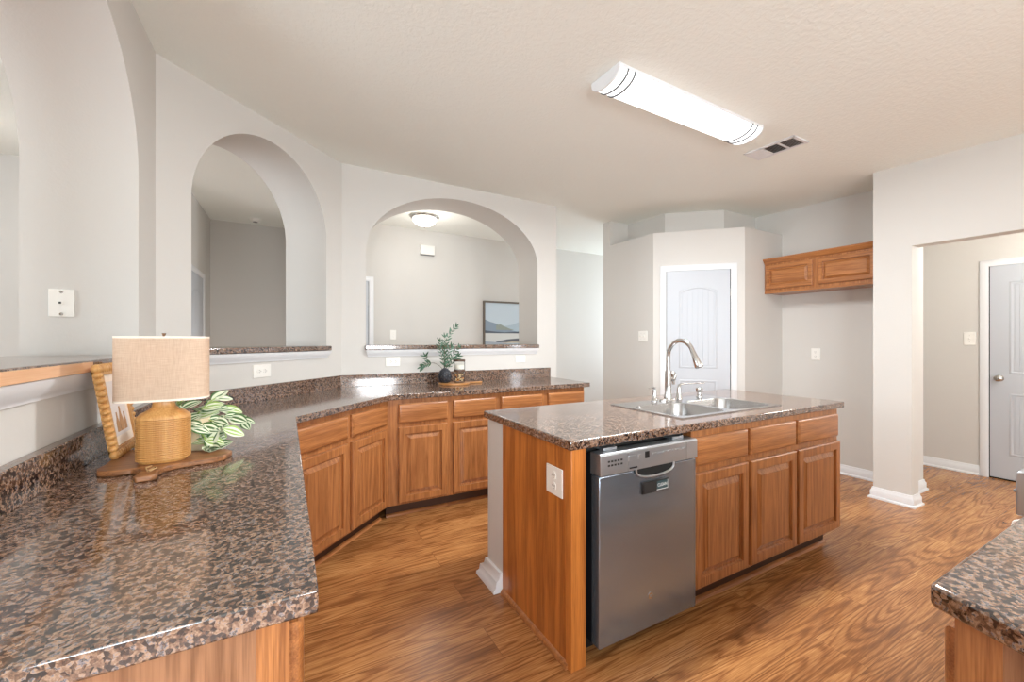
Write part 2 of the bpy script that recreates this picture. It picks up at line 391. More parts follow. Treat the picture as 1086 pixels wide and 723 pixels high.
o = MB(Matrix.Translation((-cA.x, -cA.y, -1.206))).box(XA+.040, XA+.0445, 1.0, 1.80, 1.2065, 1.2375).build('edge_glare_strip', 'glare_band', lA); o['label'] = 'pale strip painted as glare along the front edge'  # strip puts the glare on the granite edge into its colour
ledge('granite-look ledge with white moulding in the narrow middle arch', (-.459-.02, -.459-.02+KB), (.300, .300+KB), (R2, -R2), 1.2255, 1.2625, T, ins=.0285)
ledge('granite-look ledge with white moulding in the wide arch above the outlets', (.592, YC), (2.352, YC), (0, -1), 1.2255, 1.2635, T, ins=.0115)

# ------------------------------------------------------------------ doors
def door_leaf(mb_parent, wd, h, t, panels, parent):
    """leaf in local coords: x 0..wd, front face y=0 facing -y"""
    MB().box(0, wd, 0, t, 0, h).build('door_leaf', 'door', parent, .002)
    for (x0, x1, z0, z1, arch) in panels:
        def outline(ins):
            a0, a1, b0, b1 = x0+ins, x1-ins, z0+ins, z1-ins
            pts = [(a0, b0), (a1, b0)]
            K = 14
            for k in range(K+1):
                u = a1+(a0-a1)*k/K; s = (u-(a0+a1)/2)/((a1-a0)/2); pts.append((u, b1-arch*s*s))
            return pts
        lv = [(0, 0), (.006, -.004), (.012, -.0055), (.018, -.004), (.024, -.0005)]
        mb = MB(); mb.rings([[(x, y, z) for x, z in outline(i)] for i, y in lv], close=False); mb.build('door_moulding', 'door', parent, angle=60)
        nb = 6; a0, a1 = x0+.034, x1-.034; bw = (a1-a0)/nb; mb = MB()
        for k in range(nb):
            u0, u1 = a0+k*bw+.0012, a0+(k+1)*bw-.0012
            zt = [z1-.034-arch*(((u-(x0+x1)/2)/((x1-x0)/2))**2) for u in (u0, u1)]
            pl = [(u0, z0+.034), (u1, z0+.034), (u1, zt[1]), (u0, zt[0])]
            mb.prism_y(pl, -.003, .001)
        mb.build('door_field', 'door', parent, .001)
def casing(parent, wd, h, wdt=.06):
    """casing round an opening 0..wd, 0..h, standing on y=0 wall face"""
    pr = [(0, 0), (0, -.012), (.012, -.016), (.03, -.018), (wdt-.01, -.014), (wdt, -.008), (wdt, 0)]
    path = [(0, 0), (0, h), (wd, h), (wd, 0)]; off = [(-1, 0), (-1, 1), (1, 1), (1, 0)]
    mb = MB(); n = len(pr); vs = []
    for (x, z), (ox, oz) in zip(path, off):
        vs += [(x+ox*a, y, z+oz*a) for a, y in pr]
    fs = [(i*n+k, (i+1)*n+k, (i+1)*n+(k+1) % n, i*n+(k+1) % n) for i in range(3) for k in range(n)]
    mb.add(vs, fs+[list(range(n)), [3*n+k for k in range(n)]]); return mb.build('door_casing', 'trim', parent, angle=50)
def knob(parent, x, z):
    mb = MB(Matrix.Translation((x, 0, z)) @ Matrix.Rotation(PI/2, 4, 'X'))
    mb.lathe([(.030, 0), (.031, .004), (.012, .008), (.011, .022), (.022, .030), (.029, .040), (.028, .052), (.016, .060), (.002, .061)], 24)
    o = mb.build('door_knob', 'nickel', parent); o['label'] = 'satin nickel knob'
def hinges(parent, x, zs):
    for z in zs: MB(Matrix.Translation((x, -.006, z))).tube([(0, 0, -.04), (0, 0, .04)], .006, 10).build('hinge', 'nickel', parent)
def make_door(i, label, loc, rz, wd, h, panels, knobx=None, hx=None, casew=.06):
    r = thing('door_%d' % i, label, 'door', loc, rz); r['kind'] = 'structure'
    casing(r, wd+.012, h+.012, casew).location = (-.006, 0, 0)
    sub = bpy.data.objects
    leaf_parent = r
    door_leaf(None, wd, h, .035, panels, r)
    for ch in r.children:
        if ch.name.startswith('door_') and not ch.name.startswith('door_casing'): ch.location = (0, .0-.004, .012)
    MB().box(-.006, wd+.006, -.002, .03, 0, h+.01).build('door_gap', 'gap', r)
    if knobx is not None: knob(r, knobx, .95)
    if hx is not None: hinges(r, hx, (.25, 1.02, 1.8))
    return r
# pantry door: slab x 3.576..4.008 along the diagonal
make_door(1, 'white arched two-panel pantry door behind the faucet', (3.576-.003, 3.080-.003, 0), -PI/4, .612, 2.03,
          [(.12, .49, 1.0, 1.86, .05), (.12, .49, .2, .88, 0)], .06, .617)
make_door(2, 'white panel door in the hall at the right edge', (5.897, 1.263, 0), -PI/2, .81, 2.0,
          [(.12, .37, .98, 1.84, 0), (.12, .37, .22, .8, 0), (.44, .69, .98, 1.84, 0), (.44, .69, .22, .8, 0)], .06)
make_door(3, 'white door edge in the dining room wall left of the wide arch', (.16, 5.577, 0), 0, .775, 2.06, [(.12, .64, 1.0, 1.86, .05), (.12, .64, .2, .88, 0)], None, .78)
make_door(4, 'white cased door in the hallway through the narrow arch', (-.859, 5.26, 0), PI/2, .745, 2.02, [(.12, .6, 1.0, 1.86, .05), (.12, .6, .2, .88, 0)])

# ------------------------------------------------------------------ countertops
CT, TH = .914, .038
def rounded_slab(mb, poly): mb.prism(poly, CT-TH, CT)
r = thing('countertop', 'long speckled brown countertop bending along the arched walls', 'countertop', (.3, 3.2, CT))
mb = MB(Matrix.Translation((-.3, -3.2, -CT)))
mb.prism([(.045, .717), (.045, 2.394), (.662, 3.011), (2.475, 3.011), (2.50, 3.719), (XBC, 3.719), (XA+.001, YAB), (XA+.001, .717)], CT-TH, CT)
mb.build('worktop', 'granite', r, .0035, segs=2)
mb = MB(Matrix.Translation((-.3, -3.2, -CT))); e = .022
mb.prism([(XA+.001, .717), (XA+e+.012, .717), (XA+e+.012, YAB-.013), (XBC-.009, YC-e), (2.50, YC-e), (2.50, YC-.001), (XBC, YC-.001), (XA+.001, YAB-.0)], CT-.001, CT+.10)
o = mb.build('backsplash', 'granite', r, .003)

# island top with a cut-out for the sink
IX0, IX1, IY0, IY1 = .966, 3.133, 1.293, 2.094
SX0, SX1, SY0, SY1 = 1.745, 2.585, 1.41, 1.885
r = thing('island_countertop', 'speckled brown island countertop around the steel sink', 'countertop', (2.05, 1.69, CT))
mb = MB(Matrix.Translation((-2.05, -1.69, -CT)))
xs, ys = [IX0, SX0, SX1, IX1], [IY0, SY0, SY1, IY1]
for z in (CT, CT-TH):
    for i in range(3):
        for j in range(3):
            if (i, j) != (1, 1): mb.add([(xs[i], ys[j], z), (xs[i+1], ys[j], z), (xs[i+1], ys[j+1], z), (xs[i], ys[j+1], z)], [(0, 1, 2, 3)])
for i in range(3):
    for y in (IY0, IY1): mb.add([(xs[i], y, CT), (xs[i+1], y, CT), (xs[i+1], y, CT-TH), (xs[i], y, CT-TH)], [(0, 1, 2, 3)])
    for x in (IX0, IX1): mb.add([(x, ys[i], CT), (x, ys[i+1], CT), (x, ys[i+1], CT-TH), (x, ys[i], CT-TH)], [(0, 1, 2, 3)])
for y in (SY0, SY1): mb.add([(SX0, y, CT), (SX1, y, CT), (SX1, y, CT-TH), (SX0, y, CT-TH)], [(0, 1, 2, 3)])
for x in (SX0, SX1): mb.add([(x, SY0, CT), (x, SY1, CT), (x, SY1, CT-TH), (x, SY0, CT-TH)], [(0, 1, 2, 3)])
mb.build('worktop', 'granite', r, .005)
# right-hand counter
r = thing('countertop', 'speckled brown countertop corner at the lower right, on a pale oak panel', 'countertop', (1.4, 0, CT))
MB(Matrix.Translation((-1.4, 0, -CT))).prism([(.918, .262), (.912, .255), (.878, .158), (.80, -.12), (.80, -.40), (1.868, -.40), (1.868, .262)], CT-TH, CT).build('worktop', 'granite', r, .007, segs=3)

# ------------------------------------------------------------------ cabinets
def panel_door(x0, x1, z0, z1, name, parent, t=.022, mat='oak_v', arch=False, small=False):
    """raised panel door; local frame: front face at y=-t"""
    mb = MB(); s = .75 if small else 1
    prof = [(0, 0), (0, -t+.005), (.005, -t), (.048*s, -t), (.0495*s, -t+.014), (.060*s, -t+.0155), (.086*s, -t+.004), (.0865*s, -t+.001)]
    loops = [[(x0+i, y, z0+i), (x1-i, y, z0+i), (x1-i, y, z1-i), (x0+i, y, z1-i)] for i, y in prof]
    mb.rings(loops); return mb.build(name, mat, parent, angle=25)
def drawer_front(x0, x1, z0, z1, parent, t=.022):
    mb = MB(); prof = [(0, 0), (0, -t+.009), (.003, -t+.006), (.012, -t+.0008), (.016, -t)]
    loops = [[(x0+i, y, z0+i), (x1-i, y, z0+i), (x1-i, y, z1-i), (x0+i, y, z1-i)] for i, y in prof]
    mb.rings(loops); return mb.build('drawer_front', 'oak_h', parent, angle=20)
def cabinet(label, loc, rz, wd, doors, drawers, depth=.6, group=None, kick=.07, zt=.8755, kx=None, name='base_cabinet', shoe=True, hollow=False):
    r = thing(name, label, 'cabinet', loc, rz, group)
    if hollow: MB().box(0, wd, 0, depth, .10, .70).box(0, wd, 0, .025, .70, zt).box(0, .018, .025, depth, .70, zt).box(wd-.018, wd, .025, depth, .70, zt).build('carcass', 'oak_v', r, merge=False)
    else: MB().box(0, wd, 0, depth, .10, zt).build('carcass', 'oak_v', r, .001)
    k0, k1 = kx or (0, wd)
    MB().box(k0, k1, kick, kick+.02, 0, .10).build('toe_kick', 'kick', r)
    if shoe:
        mb = MB(); mb.prism_x([(kick-.018, 0), (kick, 0), (kick, .02), (kick-.006, .019), (kick-.014, .013)], k0, k1); mb.build('shoe_moulding', 'oak_h', r)
    for a, b in doors: panel_door(a, b, .118, .668, 'door', r)
    for a, b in drawers: drawer_front(a, b, .700, .840, r)
    return r
G1 = 'oak base cabinets below the arched walls'
# run C, frame plane Y=3.051
FY = 3.051
cabinet('oak base cabinet beside the corner, below the left outlet of the wide arch', (.646, FY, 0), 0, .473, [(.074, .450)], [(.074, .450)], .64, G1)
cabinet('oak base cabinet below the vase and jars, second from the corner', (1.119, FY, 0), 0, .417, [(.023, .391)], [(.023, .391)], .64, G1)
cabinet('oak base cabinet just above the left end of the island top', (1.536, FY, 0), 0, .461, [(.026, .429)], [(.026, .429)], .64, G1)
cabinet('oak base cabinet at the far open end of the long counter', (1.997, FY, 0), 0, .438, [(.032, .430)], [(.032, .430)], .64, G1)
# run B on the diagonal
o = Vector((.005, 2.410))
cabinet('oak diagonal base cabinet partly hidden behind the near counter', (o.x, o.y, 0), PI/4, .473, [(.03, .452)], [(.03, .452)], .62, G1)
q = o+Vector((R2, R2))*.473
cabinet('oak diagonal base cabinet whole in view, left of the inside corner', (q.x, q.y, 0), PI/4, .433, [(.018, .408)], [(.018, .408)], .62, G1)
# run A under the near counter: fronts face +X
r = cabinet('oak end cabinet under the near left counter with a pale side panel', (.005, .752, 0), PI/2, .80, [(.02, .39), (.41, .78)], [(.02, .39), (.41, .78)], .56, G1)
mb = MB(); mb.box(-.006, 0, .0, .045, .10, .875); o = mb.build('end_stile', 'oak_v', r)
mb = MB(); mb.box(-.004, 0, .045, .56, 0, .875); o = mb.build('end_panel', 'oak_pale', r); o['label'] = 'pale oak side panel'
cabinet('oak base cabinet behind the lamp, hidden under the near counter', (.005, 1.552, 0), PI/2, .84, [(.02, .41), (.43, .82)], [(.02, .41), (.43, .82)], .56, G1)
# island: frame plane Y=1.32, fronts face -Y
G2 = 'oak cabinets in the island front'
cabinet('wide oak sink cabinet in the island right of the dishwasher', (1.699, 1.32, 0), 0, .901, [(.010, .427), (.452, .889)], [(.010, .427), (.452, .889)], .58, G2, .055, hollow=True)
cabinet('oak single-door cabinet at the right end of the island', (2.60, 1.32, 0), 0, .50, [(.012, .494)], [(.012, .478)], .58, G2, .055, kx=(0, .45))
# island end panel
r = thing('island_end_panel', 'tall oak end panel of the island with a white outlet', 'panel', (.991, 1.6, 0))
mb = MB(Matrix.Translation((-.991, -1.6, 0))); mb.box(.985, 1.003, 1.345, 1.90, 0, .876); mb.build('panel', 'oak_panel', r)
mb = MB(Matrix.Translation((-.991, -1.6, 0))); mb.box(.980, 1.053, 1.306, 1.3455, 0, .876); mb.build('stile', 'oak_panel', r, .002)
mb = MB(Matrix.Translation((-.991, -1.6, 0))); mb.prism_y([(.985, 0), (.985, .022), (.979, .020), (.973, .014), (.970, .006), (.970, 0)], 1.33, 1.895); mb.build('shoe_moulding', 'glare_band' if False else 'oak_h', r, angle=50)
mb = MB(Matrix.Translation((-.991, -1.6, 0))); mb.box(1.053, 1.06, 1.34, 1.9, .0, .876); mb.build('inner_side', 'gap', r)
# island pony wall (drywall) and its white baseboard
struct(MB().box(.985, 3.09, 1.902, 2.075, 0, .8755).build('wall_island', 'wall'), 'white half wall along the back of the island', 'wall')
BP2 = [(0, 0), (.05, 0), (.05, .016), (.038, .028), (.034, .06), (.018, .07), (.012, .098), (0, .10)]
base_loop('baseboard_island', [(1.5, 2.075), (.985, 2.075), (.985, 1.902), (.99, 1.902)][0:3], 'white baseboard round the end of the island half wall', BP2)
# right-hand cabinet under the near right counter
r = thing('base_cabinet', 'pale oak cabinet under the lower right countertop', 'cabinet', (1.87, .235, 0), PI, G1 if False else None)
mb = MB(); mb.box(0, .94, 0, .60, .10, .875); mb.build('carcass', 'oak_v', r)
MB().box(.94, .946, 0, .05, .0, .875).build('end_stile', 'oak_v', r)
o = MB().box(.94, .943, .05, .60, 0, .875).build('end_panel', 'oak_pale', r); o['label'] = 'pale oak side panel'
MB().box(0, .94, .07, .09, 0, .10).build('toe_kick', 'kick', r)
for a, b in ((.02, .46), (.48, .92)): panel_door(a, b, .118, .668, 'door', r); drawer_front(a, b, .70, .84, r)

# hanging cabinet in the alcove: fronts face -X, frame plane X=4.45
r = thing('wall_cabinet', 'oak wall cabinet with two raised doors hung in the alcove', 'cabinet', (4.45, 2.548, 0), -PI/2)
MB().box(0, .965, 0, .33, 1.80, 2.115).build('carcass', 'oak_v', r, .001)
panel_door(.02, .458, 1.84, 2.085, 'door', r, mat='oak_h', small=True); panel_door(.505, .945, 1.84, 2.085, 'door', r, mat='oak_h', small=True)
mb = MB(); pr = [(0, 2.105), (-.008, 2.108), (-.014, 2.12), (-.03, 2.14), (-.036, 2.15), (-.036, 2.158), (0, 2.158)]
mb.prism_x(pr, 0, .985); mb.box(0, .965, 0, .33, 2.115, 2.155); mb.build('crown_moulding', 'oak_h', r, merge=False)
MB().box(0, .965, -.004, .02, 1.795, 1.812).build('light_rail', 'oak_h', r)

# ------------------------------------------------------------------ dishwasher
DX0, DX1, DYF = 1.0955, 1.677, 1.276
r = thing('dishwasher', 'stainless steel dishwasher built into the island', 'dishwasher', (DX0, DYF, 0)); W = DX1-DX0
MB().box(-.025, W+.015, .085, .60, .09, .868).build('tub', 'gap', r)
MB().box(-.02, W+.01, .11, .13, 0, .10).build('toe_kick', 'black', r)
mb = MB(); mb.box(0, W, 0, .05, .068, .758); mb.build('door', 'steel_dw', r, .004)
mb = MB(); mb.box(.003, W-.003, .05, .085, .068, .84); mb.build('door_inner', 'black', r)
# control panel with a scooped pocket handle
px0, px1, pz = .19, .415, .772
mb = MB(); z0, z1 = .762, .850; yf = -.008
mb.prism_x([(yf, z0+.001), (yf, z1-.006), (yf+.006, z1), (.055, z1), (.055, z0)], 0, W)
o = mb.build('control_panel', 'steel_panel', r, .0015)
# pocket handle: a curved lip below the control panel
mb = MB(); K = 16
lip = []
for k in range(K+1):
    a = PI*k/K; lip.append((.305-.115*math.cos(a)*(1 if True else 1), -.010, .766-.042*math.sin(a)**.6))
mb.tube(lip, .0045, 8); mb.build('handle_lip', 'steel_panel', r)
mb = MB(); pts = [(p[0], p[2]) for p in lip]
mb.prism_y(pts, -.0015, .0005); mb.build('handle_pocket', 'gap', r)
mb = MB()
for i in range(5):
    for j in range(2): mb.box(.038+i*.017, .049+i*.017, yf-.001, yf+.002, .814-j*.016, .821-j*.016)
mb.build('vent_slots', 'slot', r)
MB().box(.245, .270, yf-.001, yf+.002, .804, .833).build('display', 'black', r)
mb = MB()
for i in range(7): MB().box(.29+i*.031, .312+i*.031, yf-.002, yf+.002, .812, .822).build('button', 'steel_panel', r, .001)
for x in ((.15, .19), (.205, .222)): MB().box(*x, yf-.002, yf+.002, .806, .827).build('button', 'steel_panel', r, .001)
MB().box(.155, .20, yf-.001, yf+.002, .772, .778).build('label_strip', 'black', r)
MB().box(.146, .148, yf-.0006, yf+.002, .764, .842).build('panel_seam', 'seam', r)
MB().box(.505, .5075, yf-.0006, yf+.002, .764, .842).build('panel_seam', 'seam', r)
for x in (.05, W-.12): MB().box(x, x+.07, .03, .09, .8505, .862).build('bracket', 'steel_panel', r, .001)
# maker's badge: a small round disc with a rim and a script flourish
BM4 = Matrix.Translation((.285, 0, .205)) @ Matrix.Rotation(PI/2, 4, 'X')
bd = MB(BM4).lathe([(.0135, 0), (.0135, .002), (.011, .0026), (.001, .0026)], 24).build('badge', 'chrome', r)
mb = MB(Matrix.Translation((.285, -.0032, .205)))
mb.tube([(-.007, 0, .003), (-.004, 0, .006), (-.001, 0, .002), (-.004, 0, -.005), (-.007, 0, -.002), (-.002, 0, 0), (.002, 0, .004), (.006, 0, .005), (.003, 0, 0), (.006, 0, -.003), (.002, 0, -.005)], .0008, 6)
mb.build('badge_script', 'seam', bd)
# magnet sign
r = thing('magnet_sign', 'black sign reading CLEAN stuck on the dishwasher door', 'sign', (DX0+.310, DYF-.001, .676))
MB().box(-.082, .082, -.007, 0, -.026, .026).build('sign_frame', 'black', r, .004)
MB().box(-.072, .004, -.0078, -.006, -.019, .019).build('sign_slider', 'slot', r)
teal = plain('grey_teal_sign', lin(52, 78, 84), .4); MB().box(.006, .074, -.0078, -.006, -.017, .019).build('sign_window', teal, r)
white = plain('white_ink', (.85, .87, .87), .5)
MB().box(.006, .074, -.0080, -.006, -.0195, -.0165).build('sign_line', white, r); MB().box(.0715, .074, -.0080, -.006, -.0165, .019).build('sign_line', white, r)
fc = bpy.data.curves.new('lettering', 'FONT'); fc.body = 'CLEAN'; fc.size = .0185; fc.align_x = 'CENTER'; fc.align_y = 'CENTER'; fc.extrude = .0003; fc.space_character = 1.0
fo = bpy.data.objects.new('lettering_curve', fc); C.objects.link(fo); bpy.context.view_layer.update()
lm = bpy.data.meshes.new_from_object(fo.evaluated_get(bpy.context.evaluated_depsgraph_get())); bpy.data.objects.remove(fo); lm.materials.clear(); lm.materials.append(white)
fo = bpy.data.objects.new('lettering', lm); C.objects.link(fo); fo.parent = r; fo.location = (.0385, -.0082, .001); fo.rotation_euler = (PI/2, 0, 0)

# ------------------------------------------------------------------ sink and taps
r = thing('kitchen_sink', 'double bowl stainless steel sink set into the island', 'sink', (2.165, 1.65, CT))
RX0, RX1, RY0, RY1 = 1.725, 2.605, 1.392, 1.905
BY0, BY1 = 1.425, 1.765
mb = MB(Matrix.Translation((-2.165, -1.65, -CT)))
N = 64
def rrect(x0, x1, y0, y1, rad, z):
    cx, cy, a, b = (x0+x1)/2, (y0+y1)/2, (x1-x0)/2, (y1-y0)/2; out = []
    for k in range(N):
        th = 2*PI*(k+.5)/N; dx, dy = math.cos(th), math.sin(th)
        # ray hit on rounded rectangle by bisection
        lo, hi = 0, 2*(a+b)
        for _ in range(40):
            mth = (lo+hi)/2; qx, qy = abs(dx*mth)-(a-rad), abs(dy*mth)-(b-rad)
            dd = math.hypot(max(qx, 0), max(qy, 0))+min(max(qx, qy), 0)-rad
            if dd > 0: hi = mth
            else: lo = mth
        out.append((cx+dx*lo, cy+dy*lo, z))
    return out
zr = CT+.006
for bx0, bx1, hx0, hx1 in ((1.755, 2.148, RX0, 2.165), (2.182, 2.575, 2.165, RX1)):
    cx = (bx0+bx1)/2
    mb.rings([rrect(bx0-.012 if False else hx0, hx1, RY0, 1.79, .0005, zr), rrect(bx0-.004, bx1+.004, BY0-.004, BY1+.004, .075, zr), rrect(bx0, bx1, BY0, BY1, .07, zr-.006),
              rrect(bx0+.008, bx1-.008, BY0+.008, BY1-.008, .065, zr-.16), rrect(bx0+.03, bx1-.03, BY0+.03, BY1-.03, .06, zr-.185), rrect(cx-.05, cx+.05, (BY0+BY1)/2-.05, (BY0+BY1)/2+.05, .049, zr-.19)])
mb.add([(RX0, 1.79, zr), (RX1, 1.79, zr), (RX1, RY1, zr), (RX0, RY1, zr)], [(0, 1, 2, 3)])
for a, b in (((RX0, RY0), (RX1, RY0)), ((RX1, RY0), (RX1, RY1)), ((RX1, RY1), (RX0, RY1)), ((RX0, RY1), (RX0, RY0))):
    mb.add([(*a, zr), (*b, zr), (*b, CT+.0005), (*a, CT+.0005)], [(0, 1, 2, 3)])
mb.build('basin', 'steel_sink', r, angle=40)
for cx in (1.9515, 2.3785):
    MB(Matrix.Translation((cx-2.165, (BY0+BY1)/2-1.65, zr-CT-.1895))).lathe([(.042, 0), (.042, .004), (.03, .004), (.026, .001), (.001, .001)], 24).build('drain', 'chrome', r)
zd = zr
# faucet
r = thing('faucet', 'tall gooseneck pull-down faucet behind the sink', 'faucet', (2.155, 1.845, zd))
mb = MB(); mb.lathe([(1, 0), (1, .008), (.9, .012)], 32, sx=.068, sy=.028, p=3); mb.build('base_plate', 'chrome', r)
mb = MB(); mb.lathe([(.027, .01), (.026, .03), (.0205, .05), (.0205, .10), (.019, .19)], 24); mb.build('body', 'chrome', r)
pth = [(0, 0, .18), (0, 0, .26)]+[(0, -.095+.095*math.cos(a), .28+.105*math.sin(a)) for a in [PI*k/16*1.0 for k in range(0, 15)]]
mb = MB(); mb.tube(pth, .0135, 16); mb.build('spout', 'chrome', r)
e = Vector(pth[-1]); dr = (e-Vector(pth[-2])).normalized()
mb = MB(); mb.tube([e, e+dr*.02, e+dr*.03, e+dr*.10, e+dr*.105], [.0145, .0155, .0165, .0245, .0225], 20); sh = mb.build('spray_head', 'chrome', r)
side = Vector((1, 0, 0)); mb = MB(); u = dr.cross(side).normalized()
p = e+dr*.055; n_ = Vector((.55, u.y*-.0, 0)); mb.tube([p+Vector((.016, 0, 0)), p+Vector((.019, 0, 0))+dr*.03, p+Vector((.0185, 0, 0))+dr*.042], [.007, .0085, .006], 10); mb.build('spray_button', 'black', sh)
mb = MB(); mb.tube([(.012, 0, .135), (.045, 0, .135)], .013, 14); mb.tube([(.040, 0, .135), (.052, 0, .135), (.060, -.008, .165)], [.016, .014, .008], 12); mb.tube([(.046, 0, .13), (.05, -.004, .10)], [.011, .009], 10); mb.build('side_lever', 'chrome', r)
def soap(label, loc, spout):
    r = thing('soap_dispenser', label, 'soap dispenser', loc)
    MB().lathe([(.022, 0), (.022, .004), (.016, .012), (.012, .045), (.0105, .07)], 20).build('dispenser_body', 'chrome', r)
    return r
r = soap('nickel pump dispenser with a nozzle, left of the tall faucet', (2.062, 1.872, zd), None)
MB().tube([(0, 0, .065), (0, 0, .082), (-.015, 0, .086), (-.055, -.004, .080)], [.010, .010, .007, .004], 12).build('nozzle', 'chrome', r)
r = thing('side_handle', 'nickel tap handle with a long thin lever right of the faucet', 'tap handle', (2.285, 1.868, zd))
MB().lathe([(.024, 0), (.024, .005), (.018, .015), (.014, .05), (.012, .075)], 20).build('handle_base', 'chrome', r)
MB().tube([(0, 0, .07), (.004, 0, .088), (.02, 0, .095), (.06, 0, .096), (.26, 0, .09)], [.012, .010, .007, .005, .004], 12).build('lever', 'chrome', r)
r = thing('soap_dispenser', 'short nickel cap at the right end of the sink deck', 'soap dispenser', (2.482, 1.862, zd))
MB().lathe([(.021, 0), (.021, .005), (.013, .012), (.013, .025), (.012, .030)], 20).build('dispenser_body', 'chrome', r)
MB().lathe([(.010, .028), (.0215, .034), (.023, .058), (.019, .062), (.001, .062)], 20).build('dispenser_cap', 'chrome', r)

# ------------------------------------------------------------------ plates on the walls
def plate(name, label, cat, loc, rz, wd, h, kind):
    r = thing(name, label, cat, loc, rz)
    MB().box(-wd/2, wd/2, -.006, 0, -h/2, h/2).build('cover_plate', 'plate', r, .002)
    if kind == 'outlet_h':
        for s in (-1, 1):
            MB(Matrix.Translation((s*.022, -.006, 0)) @ Matrix.Rotation(PI/2, 4, 'X')).lathe([(.0165, 0), (.0165, .002), (.001, .002)], 20).build('socket', 'plate', r)
            mb = MB()
            for q in (-1, 1): mb.box(s*.022-.004, s*.022+.004, -.0088, -.0078, q*.007-.0012, q*.007+.0012)
            mb.box(s*.022+.008, s*.022+.012, -.0088, -.0078, -.002, .002); mb.build('slots', 'slot', r)
    if kind == 'outlet_v':
        for s in (-1, 1):
            MB(Matrix.Translation((0, -.006, s*.022)) @ Matrix.Rotation(PI/2, 4, 'X')).lathe([(.0165, 0), (.0165, .002), (.001, .002)], 20).build('socket', 'plate', r)
            mb = MB()
            for q in (-1, 1): mb.box(q*.007-.0012, q*.007+.0012, -.0088, -.0078, s*.022-.001, s*.022+.007)
            mb.box(-.002, .002, -.0088, -.0078, s*.022-.011, s*.022-.007); mb.build('slots', 'slot', r)
    if kind.startswith('switch'):
        n = int(kind[6:])
        for i in range(n):
            x = (i-(n-1)/2)*.046
            MB().box(x-.0075, x+.0075, -.0075, -.005, -.012, .012).build('switch_frame', 'plate', r)
            MB().prism_x([(-.006, -.006), (-.006, .004), (-.017, .009), (-.016, .003)], x-.004, x+.004).build('toggle', 'plate', r)
            for q in (-.03, .03): MB().box(x-.002, x+.002, -.0065, -.0055, q-.002, q+.002).build('screw', 'seam', r)
    return r
plate('wall_outlet', 'white horizontal outlet under the narrow middle arch', 'outlet', (-.141, -.141+KB, 1.105), PI/4, .135, .085, 'outlet_h')
plate('wall_outlet', 'white horizontal outlet under the left end of the wide arch ledge', 'outlet', (.831, YC, 1.117), 0, .125, .08, 'outlet_h')
plate('wall_switch', 'white switch plate under the right end of the wide arch ledge', 'switch', (2.136, YC, 1.113), 0, .115, .072, 'outlet_h')
plate('island_outlet', 'white outlet plate on the oak end panel of the island', 'outlet', (.985, 1.424, .722), -PI/2, .115, .118, 'outlet_v')
plate('light_switch', 'white double switch plate left of the pantry door', 'switch', (3.481, 3.323, 1.352), -PI/2, .125, .115, 'switch2')
plate('wall_outlet', 'white outlet plate on the alcove wall below the hanging cabinet', 'outlet', (4.781, 2.221, 1.164), -PI/2, .082, .122, 'outlet_v')
plate('light_switch', 'white switch plate on the hall wall beside the door', 'switch', (5.90, 1.397, 1.323), -PI/2, .08, .125, 'switch1')
plate('light_switch', 'white switch plate on the dining room wall, seen through the wide arch', 'switch', (1.252, 5.58, 1.382), 0, .075, .125, 'switch1')
r = thing('phone_plate', 'square white phone jack plate inside the leftmost arch', 'wall plate', (-.8325, 2.449, 1.464))
MB().box(-.039, .039, -.007, 0, -.058, .058).build('cover_plate', 'plate', r, .002)
for z in (-.047, .047): MB(Matrix.Translation((0, -.007, z)) @ Matrix.Rotation(PI/2, 4, 'X')).lathe([(.0065, 0), (.006, .0025), (.001, .003)], 14).build('stud', 'nickel', r)
MB(Matrix.Translation((-.002, -.007, 0)) @ Matrix.Rotation(PI/2, 4, 'X')).lathe([(.008, 0), (.008, .003), (.006, .003)], 16).build('jack_ring', 'plate', r)
MB(Matrix.Translation((-.003, -.0105, .001))).box(-.004, .004, 0, .003, -.004, .004).build('jack_hole', 'slot', r)
r = thing('door_chime', 'white chime box high on the dining room wall', 'door chime', (1.71, 5.58, 2.55))
MB().box(-.10, .10, -.05, 0, -.065, .065).build('chime_cover', 'plate', r, .006)
MB().box(-.095, .095, -.046, -.005, -.072, -.064).build('chime_grille', 'seam', r)
# smoke detector
r = thing('smoke_detector', 'small white smoke detector on the hallway ceiling', 'smoke detector', (-.345, 6.22, ceil(-.345, 6.22)))
MB().lathe([(.001, -.04), (.045, -.04), (.055, -.032), (.058, -.01), (.070, -.008), (.070, 0)], 28).build('detector_body', 'plate', r)
MB().lathe([(.02, -.043), (.028, -.043), (.028, -.0395)], 20).build('detector_vent', 'seam', r)

# ------------------------------------------------------------------ ceiling light, dining light, vent
def emit(name, col, strength, base=(.9, .9, .9, 1)):
    t = NT(name); t.set(t.b, Base_Color=base, Roughness=.4, Emission_Color=col, Emission_Strength=strength); return t.m
M['lens'] = emit('lit_lens', (.97, .985, 1, 1), 1.5)
M['dome'] = emit('lit_dome', (1, .97, .92, 1), 2.6)
tilt = Matrix.Rotation(math.atan(.0096), 4, 'Y') @ Matrix.Rotation(math.atan(.0252), 4, 'X')
r = thing('ceiling_light', 'long white fluorescent ceiling light with a curved lens', 'ceiling light', (2.118, 1.69, ceil(2.118, 1.69)))
rib_m = plain('grey_rib', (.10, .10, .10), .5)
L2, WH, D = .615, .112, .072
MB(tilt).box(-L2, L2, -WH+.004, WH-.004, -.020, .001).build('housing', 'trim', r, .003)
def arcp(sw, dep, n=18): return [(sw*math.sin(a), -.018-dep*math.cos(a)) for a in [(-.5+k/n)*PI for k in range(n+1)]]
mb = MB(tilt); mb.prism_x(arcp(WH-.006, D-.018), -L2+.005, L2-.005); mb.build('lens', 'lens', r, angle=60)
